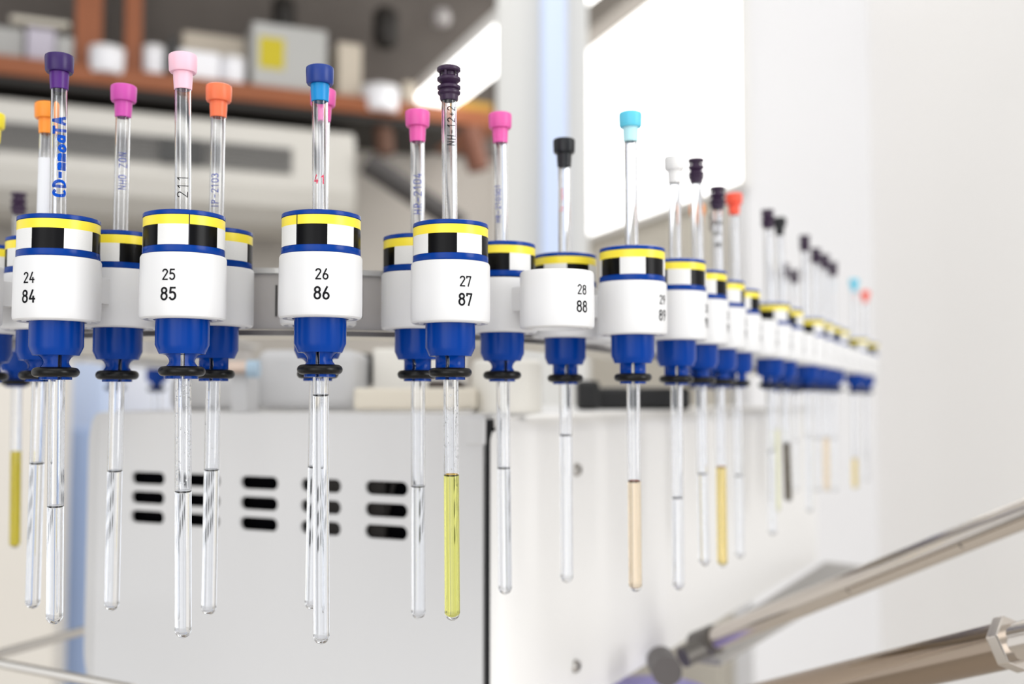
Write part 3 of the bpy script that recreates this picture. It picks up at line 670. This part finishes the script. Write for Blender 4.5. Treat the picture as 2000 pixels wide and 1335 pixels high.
tube(44, 0, 'cyan', (1666, 545), 0, (1668, 955), 895, 'amber', 'far tube with pale blue stopper, amber liquid at its foot')
tube(46, 0, 'red', (1690, 568), 0, (1692, 940), 890, 'clear', 'farthest tube at the right, with a small coral red stopper')
# back row
tube(18, 1, 'prune', (41, 377), 0, (33, 1070), 882, 'solid', 'blurred tube filled with opaque bright yellow at the far left', kind='ribbed')
tube(22, 1, 'yellow', (3, 222), 0, (-12, 1190), 900, 'clear', 'tube with a yellow stopper cut off by the left edge', text='NO', ink='black', text_h=3, tth=.4, textz=62)
tube(23, 1, 'orange', (85, 202), 0, (55, 1188), 905, 'clear', 'tube with an orange stopper and white paper label behind holder 24', paper=(62, 88))
tube(24, 1, 'magenta', (240, 168), 0, (216, 1192), 920, 'clear', 'tube with a magenta stopper in the back row between holders 24 and 25', text='NHO ZON', text_h=2.6, tth=.28, textz=80, tang=.1)
tube(25, 1, 'coral', (424, 167), 0, (404, 1200), 918, 'clear', 'tube with a coral orange stopper in the back row right of holder 25', text='IP-2103', text_h=2.4, tth=.3, textz=72, tang=-.3, drops=25)
tube(26, 1, 'hotpink', (626, 176), 0, (604, 1190), 912, 'clear', 'tube with a pink stopper hidden right behind the dark blue stoppered one')
tube(27, 1, 'hotpink', (815, 217), 0, (817, 1208), 950, 'clear', 'tube with a pink stopper in the back row left of holder 27', text='HR-2104', text_h=2.9, tth=.32, textz=74)
tube(28, 1, 'hotpink', (976, 222), 0, (986, 1160), 914, 'clear', 'tube with a pink stopper in the back row between holders 27 and 28', text='HR-210501', text_h=2.2, tth=.3, textz=74, tang=-.5)
tube(29, 1, 'black', (1100, 272), 0, (1105, 1137), 850, 'clear', 'tube with a black stopper rising behind the empty holder 28', text='3mg-oaoa', ink='red', text_h=1.6, tth=.16, textz=80, tang=-.5)
tube(34, 1, 'orange', (1347, 400), 0, (1358, 1050), 880, 'clear', 'back row tube with a small orange stopper half hidden behind a ribbed one')
tube(35, 1, 'prune', (1386, 418), 0, (1396, 1040), 880, 'clear', 'back row tube with dark ribbed stopper left of the amber sample', kind='ribbed')
tube(39, 1, 'white', (1512, 500), 0, (1519, 1000), 838, 'pale', 'blurred back row tube with pale greenish liquid at the far right')
for n, x in ((40, 1541), (41, 1553)):
    tube(n, 1, 'prune', (x, 515 if n == 40 else 527), 0, (x+4, 960), 860, 'clear', 'low blurred purple stopper tube behind the far right front row', 'low far purple stoppers in the back row', kind='ribbed')
for n in (11, 13):
    x = 1000+F*chain(n)[0]/chain(n)[1]; Zn = chain(n)[1]
    tube(n, 0, 'white', (x, HOR-F*104/Zn), 0, (x, HOR+F*74/Zn), HOR+F*30/Zn, 'clear', 'tube far back on the left behind the tall grey housing', 'tubes far back left')

# spinners: (n, inner, band, clamp, seam, label)
SP = [(24, 0, -16, 14, 0, 'blue spinner with striped band seated in holder 24'),
      (25, 0, 29, 2, 1, 'blue spinner seated in holder 25 below the light pink stopper'),
      (26, 0, -14, -9, 1, 'blue spinner seated in holder 26 below the dark blue stopper'),
      (27, 0, -13, 78, 0, 'blue spinner seated in holder 27 on the yellow sample'),
      (29, 0, -44, 92, 0, 'blue spinner seated in holder 29 below the cyan stopper'),
      (30, 0, 52, 95, 0, 'blue spinner below the white stopper, next right of holder 29'),
      (31, 0, 60, 60, 0, 'blue spinner second right of holder 29, partly overlapped'),
      (32, 0, 80, 75, 0, 'blue spinner around the amber sample tube'),
      (33, 0, 60, 90, 0, 'blue spinner below the bright red-orange stopper'),
      (35, 0, 80, 90, 0, 'blurred blue spinner just left of the black stoppered tube, after a gap'),
      (36, 0, 20, 90, 0, 'blurred blue spinner on the tube of dark grey liquid'),
      (24, 1, 22, 10, 0, 'blue spinner of the magenta stoppered back row tube'),
      (25, 1, 80, 80, 0, 'blue spinner of the coral stoppered back row tube'),
      (26, 1, 10, 5, 0, 'blue spinner hidden behind the one in holder 26'),
      (27, 1, -64, 72, 0, 'blue spinner in the back row, overlapped by holder 27 on its right'),
      (28, 1, -10, 16, 0, 'blue spinner in the back row between holders 27 and 28'),
      (29, 1, 26, 98, 0, 'blue spinner of the black stoppered tube behind empty holder 28'),
      (23, 1, 0, 20, 0, 'blue spinner of the orange stoppered tube behind holder 24'),
      (22, 1, 60, 20, 0, 'blue spinner cut off by the left edge of the photo'),
      (18, 1, 20, 50, 0, 'blurred blue spinner holding the opaque yellow sample'),
      (34, 1, 0, 50, 0, 'blue spinner of the small orange stoppered back row tube'),
      (35, 1, 0, 50, 0, 'blue spinner behind the amber sample in the back row'),
      (39, 1, 0, 50, 0, 'blurred blue spinner of the pale greenish sample')]
for n, inn, bd, cl_, sm, lab in SP: spinner(n, inn, bd, cl_, sm, lab, None, (DZI if inn else DZ).get(n, 0))
for n, inn in ((38, 0), (39, 0), (40, 0), (41, 0), (44, 0), (46, 0), (40, 1), (41, 1)):
    spinner(n, inn, random.uniform(0, 90), 60, 0, 'blurred blue spinner in the far right stretch of the chain', 'blurred spinners far right')
for n in (11, 13): spinner(n, 0, 30, 10, 0, 'dark blurred blue spinner far back, seen between the tubes of holders 24 and 25', 'spinners far back left')

# ================= steel rails =================
CH = mat('polished_steel', (.62, .57, .52), .16, 1)
def rod(name, p0, Y0, p1, Y1, r, label, m=CH, root=None):
    x0, z0 = unproj(*p0, Y0); x1, z1 = unproj(*p1, Y1); mb = MB(); mb.tube((x0, Y0, z0), (x1, Y1, z1), r, 40)
    o = mb.obj(name, m, root)
    if root is None: o.location = (0, 0, CAMZ); tag(o, label, 'rail')
    return Vector((x0, Y0, z0)), Vector((x1, Y1, z1))
rl = empty('steel_rail', (0, 0, CAMZ)); tag(rl, 'upper polished steel rail rising to the right edge', 'rail')
a, b = rod('rail_tube', (1390, 1250), 620, (2540, 786), 404, 6.6, '', CH, rl)
for t in (.31, .52):
    p = a.lerp(b, t); mb = MB(); mb.tube(p+Vector((0, -6.4, 0)), p+Vector((0, -7.4, 0)), 2.3, 16); mb.obj('rail_screw', DK, rl)
mb = MB(); dd = (b-a).normalized(); mb.tube(a-dd*12, a+dd*3, 8.6, 24); mb.obj('end_collar', mat('bracket_grey', (.14, .13, .12), .4, .5), rl)
rl2 = empty('steel_cylinder', (0, 0, CAMZ)); tag(rl2, 'thick polished steel cylinder with hexagon nut in the lower right corner', 'cylinder')
a, b = rod('barrel', (1440, 1380), 520, (1962, 1260), 400, 8.7, '', mat('polished_steel_dark', (.34, .27, .21), .17, 1), rl2)
dd = (b-a).normalized()
mb = MB(); mb.tube(b, b+dd*5, 10.6, 6); mb.obj('hex_nut', CH, rl2, .5)
mb = MB(); mb.tube(b+dd*5, b+dd*30, 7.2, 32); mb.obj('threaded_end', CH, rl2)
for t, o_ in ((.78, 2), (.9, 2), (.26, -5)):
    p = a.lerp(b, t); q = Vector((0, -5, 6.8)); mb = MB(); mb.tube(p+q.normalized()*8.2, p+q.normalized()*9.0, 1.7, 16); mb.obj('port_hole', DK, rl2)
# violet part with black knob at the bottom edge
x, z = unproj(1300, 1330, 600); mb = MB(); mb.lathe([(34, -30), (36, -26), (36, 6), (32, 11), (0, 12)], 48, c=(x-4, 620)); o = mb.obj('violet_part', mat('violet_plastic', (.38, .34, .75), .3), None); o.location = (0, 0, CAMZ+z/1000-.021); tag(o, 'blue violet rounded plastic part below the housing at the bottom edge', 'plastic part')
x, z = unproj(1295, 1297, 575); mb = MB(); mb.tube((x, 560, z), (x, 584, z), 8, 24); o = mb.obj('rubber_knob', mat('knob_grey', (.1, .09, .09), .5), None); o.location = (0, 0, CAMZ); tag(o, 'dark grey round knob in front of the violet part', 'knob')
x0, z0 = unproj(1335, 1285, 610); x1, z1 = unproj(1425, 1240, 625)
mb = MB(); mb.tube((x0, 612, z0), (x1, 628, z1), 6, 20); o = mb.obj('rail_bracket', mat('bracket_grey', (.14, .13, .12), .4, .5), None); o.location = (0, 0, CAMZ); tag(o, 'dark bracket joining the upper steel rail to the housing', 'bracket')
# rods bottom left
rod('steel_rod', (-60, 1292), 560, (175, 1228), 640, 2.6, 'thin steel rod at bottom left rising behind the housing', mat('rod_steel', (.75, .72, .68), .25, 1))
rod('steel_rod', (-60, 1283), 540, (260, 1345), 470, 2.3, 'thin steel rod at bottom left running down below the housing', mat('rod_steel', (.75, .72, .68), .25, 1))
